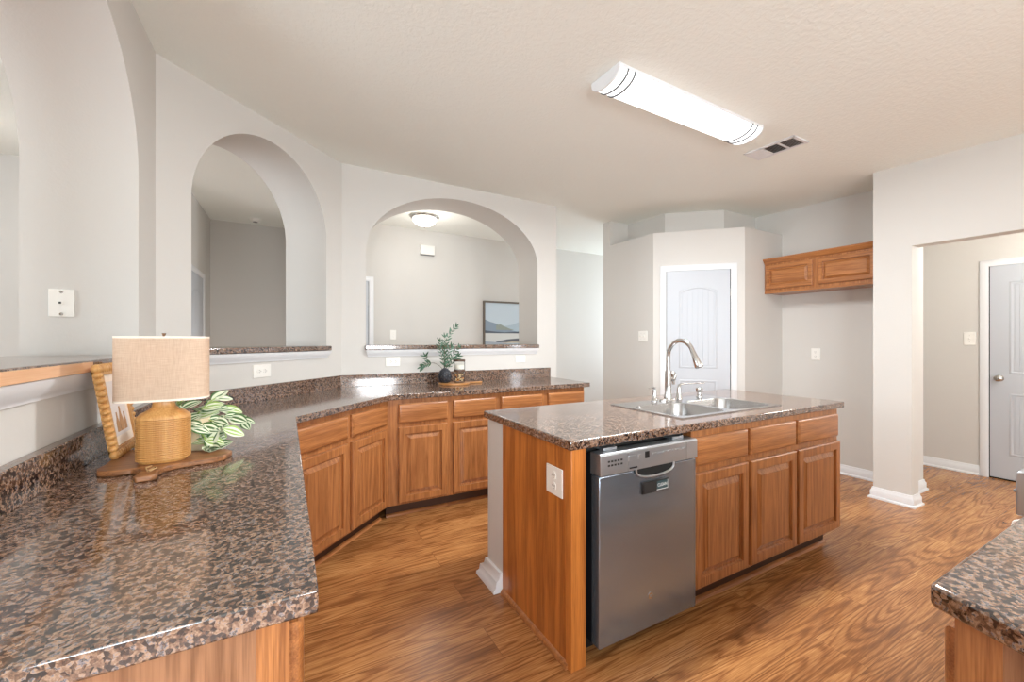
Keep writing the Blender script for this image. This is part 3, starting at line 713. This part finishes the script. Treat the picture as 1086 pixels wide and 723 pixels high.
for s in (-1, 1):
    cap = MB(tilt); x0, x1 = sorted((s*L2, s*(L2+.012))); cap.prism_x([(WH, .0)]+[(-WH, .0)][:1]+arcp(WH, D-.014), x0, x1) if False else cap.prism_x([(-WH, 0)]+arcp(WH, D-.014)+[(WH, 0)], x0, x1)
    cap.build('end_cap', 'trim', r, .002)
    for q in (.05, .10):
        b = MB(tilt); xa = s*(L2-q); pts = arcp(WH-.0045, D-.0165); b.tube([(xa, y, z) for y, z in pts], .0055, 6); b.build('lens_rib', rib_m, r)
area('ceiling_light_glow', (2.118, 1.69, ceil(2.118, 1.69)-.082), (2.118, 1.69, 0), .98, .17, 62, (.95, .98, 1))
r = thing('dining_light', 'round frosted flush light on the dining room ceiling', 'ceiling light', (1.474, 4.9, ceil(1.474, 4.9)))
MB().lathe([(.175, -.006), (.175, -.016), (.165, -.03), (.145, -.036)], 36).build('metal_pan', 'nickel', r)
MB().lathe([(.148, -.030), (.145, -.05), (.12, -.085), (.075, -.11), (.03, -.12), (.001, -.121)], 36).build('glass_dome', 'dome', r, angle=60)
MB().lathe([(.001, -.138), (.008, -.134), (.01, -.126), (.006, -.118)], 14).build('finial', 'nickel', r)
point('dining_glow', (1.474, 4.75, 2.42), 7, (1, .95, .88), .12)
r = thing('ceiling_vent', 'white air vent with three louvred sections beside the ceiling light', 'vent', (3.145, 1.725, ceil(3.145, 1.725)))
mb = MB(tilt)
vx, vy = .095, .178
mb.box(-vx, vx, -vy, -vy+.022, -.008, .001).box(-vx, vx, vy-.022, vy, -.008, .001).box(-vx, -vx+.022, -vy, vy, -.008, .001).box(vx-.022, vx, -vy, vy, -.008, .001)
for y in (-.056, .056): mb.box(-vx, vx, y-.006, y+.006, -.008, .001)
mb.build('vent_frame', 'trim', r, merge=False)
MB(tilt).box(-vx+.01, vx-.01, -vy+.01, vy-.01, -.002, .0005).build('vent_duct', 'gap', r)
mb = MB(tilt)
for (y0, y1, dr_) in ((-.154, -.062, -1), (-.050, .050, -1), (.062, .154, 1)):
    for k in range(8):
        y = y0+(y1-y0)*(k+.5)/8; d_ = .0045
        mb.prism_x([(y-d_*dr_, -.0035), (y-d_*dr_+.0012, -.003), (y+d_*dr_+.0012, -.0085), (y+d_*dr_, -.009)], -vx+.022, vx-.022)
mb.build('louvres', 'trim', r, merge=False)

# ------------------------------------------------------------------ things on the near counter
BZ = CT
wood_d = oak('dark_walnut_board', 'x', lin(176, 120, 74), lin(104, 62, 32), .45)
wood_l = oak('carved_light_wood', 'z', lin(226, 178, 112), lin(190, 134, 70), .5)
r = thing('cutting_board', 'wavy edged wooden board with a handle under the lamp', 'cutting board', (-.35, 1.66, BZ))
out = [(-.130, .02), (-.135, -.02), (-.125, -.055), (-.085, -.075), (-.045, -.070), (-.022, -.085), (-.015, -.115), (-.02, -.16), (-.012, -.175), (.022, -.172), (.032, -.16), (.026, -.125), (.032, -.095), (.055, -.075), (.10, -.055), (.145, -.050), (.178, -.025), (.19, .03), (.17, .065), (.06, .09), (-.05, .09), (-.062, .20), (-.138, .20)]
MB().prism(out, .0005, .018).build('board', wood_d, r, .004)
twine = plain('jute_twine', lin(176, 140, 96), .9)
MB().tube([(.004, -.128, .0185), (.012, -.10, .0215), (.020, -.115, .0225), (.010, -.14, .021), (.004, -.128, .0185)], .0022, 8).build('twine_loop', twine, r)
MB().tube([(.004, -.128, .019), (-.006, -.105, .023), (.004, -.09, .024)], .002, 8).build('twine_knot', twine, r)
BT = BZ+.0185
# table lamp: ribbed oval wooden base, oval linen shade
r = thing('table_lamp', 'table lamp with a ribbed oval wood base and linen shade', 'lamp', (-.335, 1.655, BT))
prof = [(.86, 0), (.90, .004)]
z = .008
while z < .128: prof += [(.93, z), (1.0, z+.0012), (1.0, z+.0042), (.93, z+.0054)]; z += .0062
prof += [(1.0, .132), (.97, .140), (.82, .150), (.55, .160), (.44, .168), (.40, .180), (.42, .198), (.30, .200)]
MB().lathe(prof, 48, sx=.067, sy=.050, p=2.7).build('lamp_base', wood_l, r, angle=30)
MB().tube([(0, 0, .198), (0, 0, .30)], .008, 12).build('lamp_stem', 'nickel', r)
ft = NT('linen_shade'); v = ft.obj()
wv = ft.noise(ft.mapping(v, (1, 1, .06)), 500, 2); wh = ft.noise(ft.mapping(v, (.06, .06, 1)), 500, 2)
lc = ft.ramp(ft.math('MULTIPLY', ft.math('ADD', wv, wh), .5), [(.35, lin(220, 196, 172)), (.65, lin(238, 218, 197))])
df = ft.new('BsdfDiffuse'); tl = ft.new('BsdfTranslucent'); mx = ft.new('MixShader'); mx.inputs[0].default_value = .35
for s_ in (df, tl): ft.l.new(lc, s_.inputs['Color'])
ft.l.new(df.outputs[0], mx.inputs[1]); ft.l.new(tl.outputs[0], mx.inputs[2]); ft.l.new(mx.outputs[0], ft.out.inputs['Surface'])
sz0, sz1 = .190, .386
mb = MB(); mb.lathe([(1, sz0), (1.0, sz1), (.985, sz1), (.985, sz0), (1, sz0)], 64, sx=.115, sy=.070, cap=False, p=3.0); sh = mb.build('lamp_shade', ft.m, r, angle=40)
band = plain('shade_trim_tape', lin(244, 232, 216), .7)
for zz in (sz0, sz1-.006):
    MB().lathe([(1.004, zz), (1.004, zz+.006)], 64, sx=.115, sy=.070, cap=False, p=3.0).build('shade_trim', band, sh)
MB().tube([(0, 0, .30), (0, 0, .345), (0, 0, .388), (0, 0, .396)], [.006, .003, .003, .006], 10).tube([(-.112, 0, .382), (0, 0, .382), (.112, 0, .382)], .002, 6).build('shade_holder', 'nickel', r)
MB().lathe([(.012, .21), (.014, .235), (.03, .262), (.03, .285), (.016, .305), (.001, .31)], 20).build('bulb', M['dome'] if False else plain('bulb_glass', (.9, .88, .82), .3), r)
point('lamp_glow', (-.335, 1.655, BT+.285), 1.0, (1, .80, .58), .03)

# picture frame with scalloped border, leaning on the wall under the ledge
FH, FW = .295, .235
r = thing('picture_frame', 'small scalloped wood picture frame leaning behind the lamp', 'picture frame', (-.475, 1.735, BT+.001))
lean = math.atan2(.046, FH)
# local: x along +Y world, y = away from the viewer side (-X world), z up, then leaned
FM = Matrix.Rotation(PI/2, 4, 'Z') @ Matrix.Rotation(-lean, 4, 'X')
mb = MB(FM)
nS = 15
for i in range(nS):
    z0 = FH*(i+.5)/nS
    for x in (.010, FW-.010): mb.add(*(lambda c: ([(c[0]+.017*math.cos(t)*math.cos(p), -.002+.013*math.sin(p), c[1]+.0105*math.sin(t)*math.cos(p)) for p in [(-.5+j/6)*PI for j in range(7)] for t in [2*PI*k/10 for k in range(10)]],
        [(j*10+k, j*10+(k+1) % 10, (j+1)*10+(k+1) % 10, (j+1)*10+k) for j in range(6) for k in range(10)]))((x, z0)))
nT = 12
for i in range(nT):
    x0 = FW*(i+.5)/nT
    for z_ in (.010, FH-.010): mb.add(*(lambda c: ([(c[0]+.0105*math.cos(t)*math.cos(p), -.002+.013*math.sin(p), c[1]+.017*math.sin(t)*math.cos(p)) for p in [(-.5+j/6)*PI for j in range(7)] for t in [2*PI*k/10 for k in range(10)]],
        [(j*10+k, j*10+(k+1) % 10, (j+1)*10+(k+1) % 10, (j+1)*10+k) for j in range(6) for k in range(10)]))((x0, z_)))
mb.box(.006, .030, -.010, .010, .004, FH-.004).box(FW-.030, FW-.006, -.010, .010, .004, FH-.004).box(.006, FW-.006, -.010, .010, .004, .030).box(.006, FW-.006, -.010, .010, FH-.030, FH-.004)
mb.build('frame', wood_l, r, angle=60, merge=False)
MB(FM).box(.025, FW-.025, -.003, .006, .025, FH-.025).build('mat_board', plain('cream_mat', lin(244, 226, 208), .7), r)
MB(FM).box(.052, FW-.052, -.004, -.002, .060, FH-.055).build('print', plain('pale_print', lin(226, 214, 208), .7), r)
brn = plain('brown_wash', lin(184, 138, 96), .8); mb = MB(FM)
for cx, s in ((.085, 1.0), (.118, 1.25), (.150, .9)):
    pl = [(-.013, 0), (.013, 0), (.013, .03), (.006, .045), (.004, .065), (-.004, .065), (-.006, .045), (-.013, .03)]
    mb.prism_y([(cx+x*s, .072+z_*s) for x, z_ in pl], -.0048, -.0042)
mb.build('print_bottles', brn, r)

# trailing striped plant in a pale pot behind the lamp
r = thing('potted_plant', 'trailing plant with white striped leaves right of the lamp', 'plant', (-.300, 1.815, BZ))
potm = plain('pale_cream_pot', lin(232, 214, 180), .55)
MB().lathe([(.042, .0005), (.050, .01), (.058, .06), (.062, .115), (.064, .12), (.057, .12), (.054, .10), (.001, .10)], 32).build('pot', potm, r)
MB().lathe([(.053, .101), (.001, .106)], 20, cap=False).build('soil', plain('dark_soil', (.03, .02, .012), .9), r)
gd = plain('deep_green_leaf', lin(74, 112, 62), .4); gw = plain('white_green_leaf', lin(226, 232, 206), .45); gy = plain('lime_green_leaf', lin(150, 178, 96), .4)
def leaf(mb, base_, dirv, upv, ln, wd, mats=(0, 1), stripes=4, fold=.25, droop=.25):
    d = Vector(dirv).normalized(); u = Vector(upv); sd = d.cross(u)
    if sd.length < 1e-4: sd = d.cross(Vector((1, 0, 0)))
    sd.normalize(); u = sd.cross(d).normalized(); K = 7; rows = []
    for i in range(K+1):
        t = i/K; wv = wd*math.sin(PI*min(1, t*.93+.04))**.8*(1-.25*t)
        c = Vector(base_)+d*ln*t-u*droop*ln*t*t
        rows.append([c+sd*wv*.5*s+u*fold*wv*.5*abs(s) for s in [-1+2*k/stripes for k in range(stripes+1)]])
    for i in range(K):
        for k in range(stripes):
            mb.cur = mats[(k+i*0) % len(mats)]
            mb.add([rows[i][k], rows[i][k+1], rows[i+1][k+1], rows[i+1][k]], [(0, 1, 2, 3)])
    mb.cur = 0
mb = MB(); stems = MB(); rnd = random.Random(11)
tr_ = [((.06, -.02, .12), (.10, -.05, .06), (.115, -.075, -.02), (.10, -.09, -.085)), ((.05, .02, .12), (.10, .03, .13), (.16, .04, .115), (.19, .05, .09)), ((.03, -.05, .12), (.075, -.085, .09), (.085, -.10, .02), (.075, -.10, -.04)),
       ((.02, .0, .12), (.05, .02, .17), (.09, .03, .19)), ((.0, -.04, .12), (-.02, -.09, .13), (.02, -.11, .11)), ((.0, .03, .12), (-.03, .06, .16), (-.06, .08, .17)), ((.04, .03, .12), (.09, .07, .15), (.13, .09, .14)), ((.05, 0, .12), (.09, -.02, .13), (.13, -.04, .09), (.14, -.05, .05))]
def bez(pts, n=9):
    P = [Vector(p) for p in pts]; out = []
    for i in range(n+1):
        t = i/n; Q = P[:]
        while len(Q) > 1: Q = [a.lerp(b, t) for a, b in zip(Q, Q[1:])]
        out.append(Q[0])
    return out
for pts in tr_:
    pts = [(p[0]*.82, p[1]*.82, p[2]*.95) for p in pts]
    P = bez([(0, 0, .10)]+pts, 10); P = [Vector((p.x, p.y, max(p.z, .02))) for p in P]; stems.tube(P, .0022, 6)
    for i in range(3, len(P), 1):
        a = rnd.uniform(0, 2*PI); d = (P[i]-P[i-1]).normalized()
        dirv = d*.5+Vector((math.cos(a), math.sin(a)*.9-.25, rnd.uniform(-.35, .35)))
        ln = rnd.uniform(.052, .074); b = P[i]
        end = b+dirv.normalized()*ln
        if end.z < .03: dirv.z += (.04-end.z)/ln*1.2
        leaf(mb, b, dirv, (-.25, -.65, .75), ln, ln*.72, rnd.choice([(0, 1), (0, 1), (1, 0), (2, 1), (0, 1, 1)]), 6, .2, .15)
mb.build('foliage', [gd, gw, gy], r, angle=180, merge=False); stems.build('stem', gy, r)

# ------------------------------------------------------------------ things on the far counter
r = thing('serving_board', 'round wooden board with a short handle on the far counter', 'serving board', (1.32, 3.49, CT))
pl = [(.155*math.cos(a), .155*math.sin(a)) for a in [2*PI*k/40 for k in range(40)]]
hb = []
for a in [(.12+ (2*PI-.24)*k/40) for k in range(41)]: hb.append((.14*math.cos(a), .14*math.sin(a)))
hb += [(.155, -.016), (.20, -.018), (.262, -.020), (.272, -.012), (.272, .012), (.262, .020), (.20, .018), (.155, .016)]
MB().prism(hb, .0005, .016).build('board', oak('acacia_board', 'x', lin(206, 150, 88), lin(150, 96, 48), .45), r, .004)
bz = CT+.0165
dv = plain('dark_blue_black_vase', lin(36, 40, 48), .35)
r = thing('bud_vase', 'small dark textured vase with olive branches on the far counter', 'vase', (1.245, 3.52, bz))
mb = MB(); pr = []
for k in range(19):
    t = k/18; pr.append((.022+.034*math.sin(PI*min(1, .10+t*.86))**.9, .122*t))
pr += [(.017, .126), (.015, .130), (.012, .120)]
mb.lathe(pr, 28)
for i in range(7):
    for k in range(14):
        t = (i+.8)/8.2; rr = .022+.034*math.sin(PI*min(1, .10+t*.86))**.9; a = 2*PI*(k+.5*(i % 2))/14
        c = Vector((rr*math.cos(a), rr*math.sin(a), .122*t)); nn = Vector((math.cos(a), math.sin(a), 0)); tt = Vector((-math.sin(a), math.cos(a), 0)); zz = Vector((0, 0, 1))
        mb.add([c+tt*.010, c+zz*.010, c-tt*.010, c-zz*.010, c+nn*.005], [(0, 1, 4), (1, 2, 4), (2, 3, 4), (3, 0, 4)])
mb.build('vase_body', dv, r, angle=20, merge=False)
og = plain('olive_green_leaf', lin(52, 88, 62), .45); og2 = plain('grey_green_leaf', lin(84, 118, 98), .5); bk = plain('twig_brown', lin(104, 92, 76), .8)
br = thing('olive_branches', 'olive green leafy branches standing in the dark vase', 'branches', (1.245, 3.52, bz+.11))
mb = MB(); st = MB(); rnd = random.Random(5)
def spray(pts, n, ln0, two=True):
    P = bez(pts, n); st.tube(P, [.0024-.0014*i/n for i in range(n+1)], 6)
    for i in range(2, n+1):
        d = (P[i]-P[i-1]).normalized()
        for s in ((-1, 1) if two else (1,)):
            a = rnd.uniform(.5, 1.0)*s; ax = Vector((d.z, rnd.uniform(-.5, .5), -d.x)); ax.normalize()
            dirv = d*.75+ax*a*.9+Vector((0, rnd.uniform(-.6, .3), 0)); ln = ln0*rnd.uniform(.75, 1.25)
            leaf(mb, P[i], dirv, (rnd.uniform(-.4, .4), -1, .5), ln, ln*.30, (rnd.choice([0, 0, 1]),), 2, .2, .1)
    leaf(mb, P[-1], P[-1]-P[-2], (0, -1, .3), ln0, ln0*.3, (0,), 2, .2, .1)
spray([(0, 0, -.05), (.0, -.01, .10), (-.03, .0, .22), (.03, -.01, .33), (.10, .0, .385)], 13, .050)
spray([(0, 0, -.05), (.0, 0, .08), (-.05, -.01, .15), (-.06, -.02, .20), (-.05, -.01, .25)], 9, .045)
spray([(0, 0, -.05), (.0, 0, .06), (.06, -.01, .10), (.09, -.01, .16), (.13, 0, .20)], 9, .042)
spray([(0, 0, -.05), (.02, -.02, .05), (.01, -.02, .15), (.05, -.02, .20)], 8, .048)
spray([(0, 0, -.05), (-.01, -.01, .07), (-.03, -.03, .13), (0, -.03, .20), (-.01, -.02, .29)], 9, .048)
spray([(0, 0, -.05), (.03, -.02, .05), (.07, -.02, .07), (.11, -.03, .12)], 6, .045)
st.tube(bez([(0, 0, -.05), (-.01, 0, .02), (-.07, -.02, .06), (-.12, -.03, .07)], 8), .0022, 6)
spray([(-.10, -.025, .067), (-.14, -.03, .075), (-.18, -.035, .062), (-.215, -.04, .045)], 6, .055)
spray([(-.15, -.03, .07), (-.18, -.035, .09), (-.19, -.035, .125)], 3, .045)
mb.build('foliage', [og, og2], br, angle=180, merge=False); st.build('twigs', bk, br)
gt = NT('clear_jar_glass'); gl = gt.new('BsdfGlossy'); tr = gt.new('BsdfTransparent'); mx = gt.new('MixShader'); gl.inputs['Roughness'].default_value = .05; tr.inputs['Color'].default_value = (.98, .985, .98, 1)
lw = gt.new('LayerWeight'); lw.inputs[0].default_value = .08; gt.l.new(lw.outputs['Fresnel'], mx.inputs[0]); gt.l.new(tr.outputs[0], mx.inputs[1]); gt.l.new(gl.outputs[0], mx.inputs[2]); gt.l.new(mx.outputs[0], gt.out.inputs[0])
lidm = oak('dark_wood_lid', 'x', lin(112, 82, 62), lin(70, 48, 36), .5)
def jar(label, loc, h, fill=None):
    r = thing('glass_jar', label, 'jar', loc)
    MB().lathe([(.046, .0005), (.050, .004), (.050, h-.022), (.047, h-.018), (.044, h-.020), (.046, h-.026), (.046, .006), (.001, .005)], 32).build('jar_body', gt.m, r, angle=60)
    MB().lathe([(.046, h-.018), (.052, h-.016), (.052, h-.002), (.050, h), (.001, h)], 32).build('jar_lid', lidm, r, angle=40)
    return r
r = jar('lower glass jar with snacks, under the second jar', (1.365, 3.475, bz), .112)
sn = [plain('snack_cream', lin(226, 204, 164), .8), plain('snack_orange', lin(200, 130, 60), .8), plain('snack_brown', lin(96, 60, 40), .8)]
mb = MB(); rnd = random.Random(3)
for i in range(90):
    a = rnd.uniform(0, 2*PI); q = .036*math.sqrt(rnd.random()); c = (q*math.cos(a), q*math.sin(a), rnd.uniform(.014, .075)); s = rnd.uniform(.005, .008)
    mb.cur = rnd.choice([0, 0, 1, 2]); mb.M = Matrix.Translation(c) @ Matrix.Rotation(rnd.uniform(0, 6), 4, 'X') @ Matrix.Rotation(rnd.uniform(0, 6), 4, 'Z')
    mb.lathe([(.001, -s*.7), (s*.9, -s*.3), (s, .1*s), (s*.6, s*.6), (.001, s*.7)], 7, cap=False)
o = mb.build('snack_mix', sn, r, merge=False); o['kind'] = 'stuff'; o['label'] = 'cream, orange and brown snack mix'
r = jar('upper glass jar with pale contents, stacked on the snack jar', (1.365, 3.475, bz+.1125), .092)
MB().lathe([(.044, .007), (.0445, .04), (.044, .046), (.001, .048)], 24).build('filling', plain('white_powder', lin(232, 228, 218), .9), r)

# painting on the dining room wall
r = thing('framed_painting', 'framed misty lake and mountain painting in the dining room', 'painting', (3.05, 5.58, 1.50))
pw, ph = .49, .395
mb = MB(); t_ = .025
mb.box(-pw, pw, -.035, 0, ph-t_, ph).box(-pw, pw, -.035, 0, -ph, -ph+t_).box(-pw, -pw+t_, -.035, 0, -ph+t_, ph-t_).box(pw-t_, pw, -.035, 0, -ph+t_, ph-t_)
mb.build('frame', plain('grey_brown_frame', lin(104, 94, 84), .5), r, merge=False)
MB().box(-pw+t_, pw-t_, -.020, -.002, -ph+t_, ph-t_).build('canvas', plain('pale_blue_sky', lin(198, 212, 222), .7), r)
def layer(name, col, pts, zlow, y):
    P = [(-pw+t_+(2*pw-2*t_)*u, -ph+t_+(2*ph-2*t_)*v_) for u, v_ in pts]; B_ = -ph+t_+(2*ph-2*t_)*zlow
    mb = MB(); mb.prism_y([(P[0][0], B_)]+[(P[-1][0], B_)]+P[::-1], y, y+.002); mb.build(name, plain(name+'_paint', col, .7), r)
layer('far_hills', lin(176, 194, 206), [(0, .5), (.3, .52), (.5, .56), (.62, .62), (.75, .56), (.9, .64), (1, .62)], .42, -.0215)
layer('near_hills', lin(140, 156, 172), [(0, .66), (.08, .62), (.2, .58), (.35, .50), (.5, .44), (.6, .42), (1, .42)], .40, -.0225)
layer('olive_slope', lin(150, 160, 152), [(.20, .55), (.28, .565), (.36, .52), (.46, .475), (.52, .46)], .45, -.0235)
layer('dark_shore', lin(92, 100, 112), [(0, .44), (.15, .42), (.35, .405), (.6, .42), (.8, .45), (1, .47)], .385, -.0245)
layer('lake', lin(214, 216, 214), [(0, .385), (1, .385)], .2, -.0235)
layer('dark_bank', lin(96, 100, 108), [(.2, .21), (.4, .26), (.6, .28), (1, .27)], .20, -.025)
layer('sand_strip', lin(200, 190, 168), [(.3, .19), (.5, .215), (.7, .205)], .185, -.0255)
layer('front_water', lin(168, 180, 192), [(0, .22), (.2, .20), (.5, .17), (1, .18)], 0, -.0245)

# ------------------------------------------------------------------ range at the right edge
r = thing('kitchen_range', 'stainless steel range corner at the right edge of the picture', 'range', (1.875, .352, 0))
MB().box(0, .75, -.66, -.06, .03, .905).build('range_body', 'black', r, .004)
mb = MB(); mb.prism_x([(-.06, .795), (0, .795), (0, .918), (-.006, .924), (-.06, .926)], 0, .75); mb.build('control_panel', 'steel_panel', r, .004)
MB().box(-.001, .751, -.002, .004, .862, .868).build('panel_line', 'seam', r)
MB().box(0.004, .746, -.66, -.03, .905, .915).build('cooktop', 'black', r, .003)
MB().box(.014, .736, -.06, -.004, .20, .775).build('oven_door', 'black', r, .004)
for x in (-.002, .738): MB().prism_x([(-.06, .20), (.010, .20), (.012, .74), (.006, .775), (-.012, .787), (-.06, .787)], x, x+.014).build('door_end_cap', 'plate', r, .003)
mb = MB(); hp = [(.03, -.02, .645), (.028, .015, .65), (.03, .035, .645), (.05, .046, .638), (.70, .046, .638), (.72, .035, .645), (.722, .015, .65), (.72, -.02, .645)]
mb.tube(hp, .012, 12); o = mb.build('oven_handle', 'chrome', r)
MB().box(.01, .74, -.055, -.02, .05, .18).build('storage_drawer', 'steel_panel', r, .004)
for x in (.05, .70): MB().lathe([(.018, 0), (.018, .03)], 14, c=(x, -.10, 0)).build('foot', 'black', r)
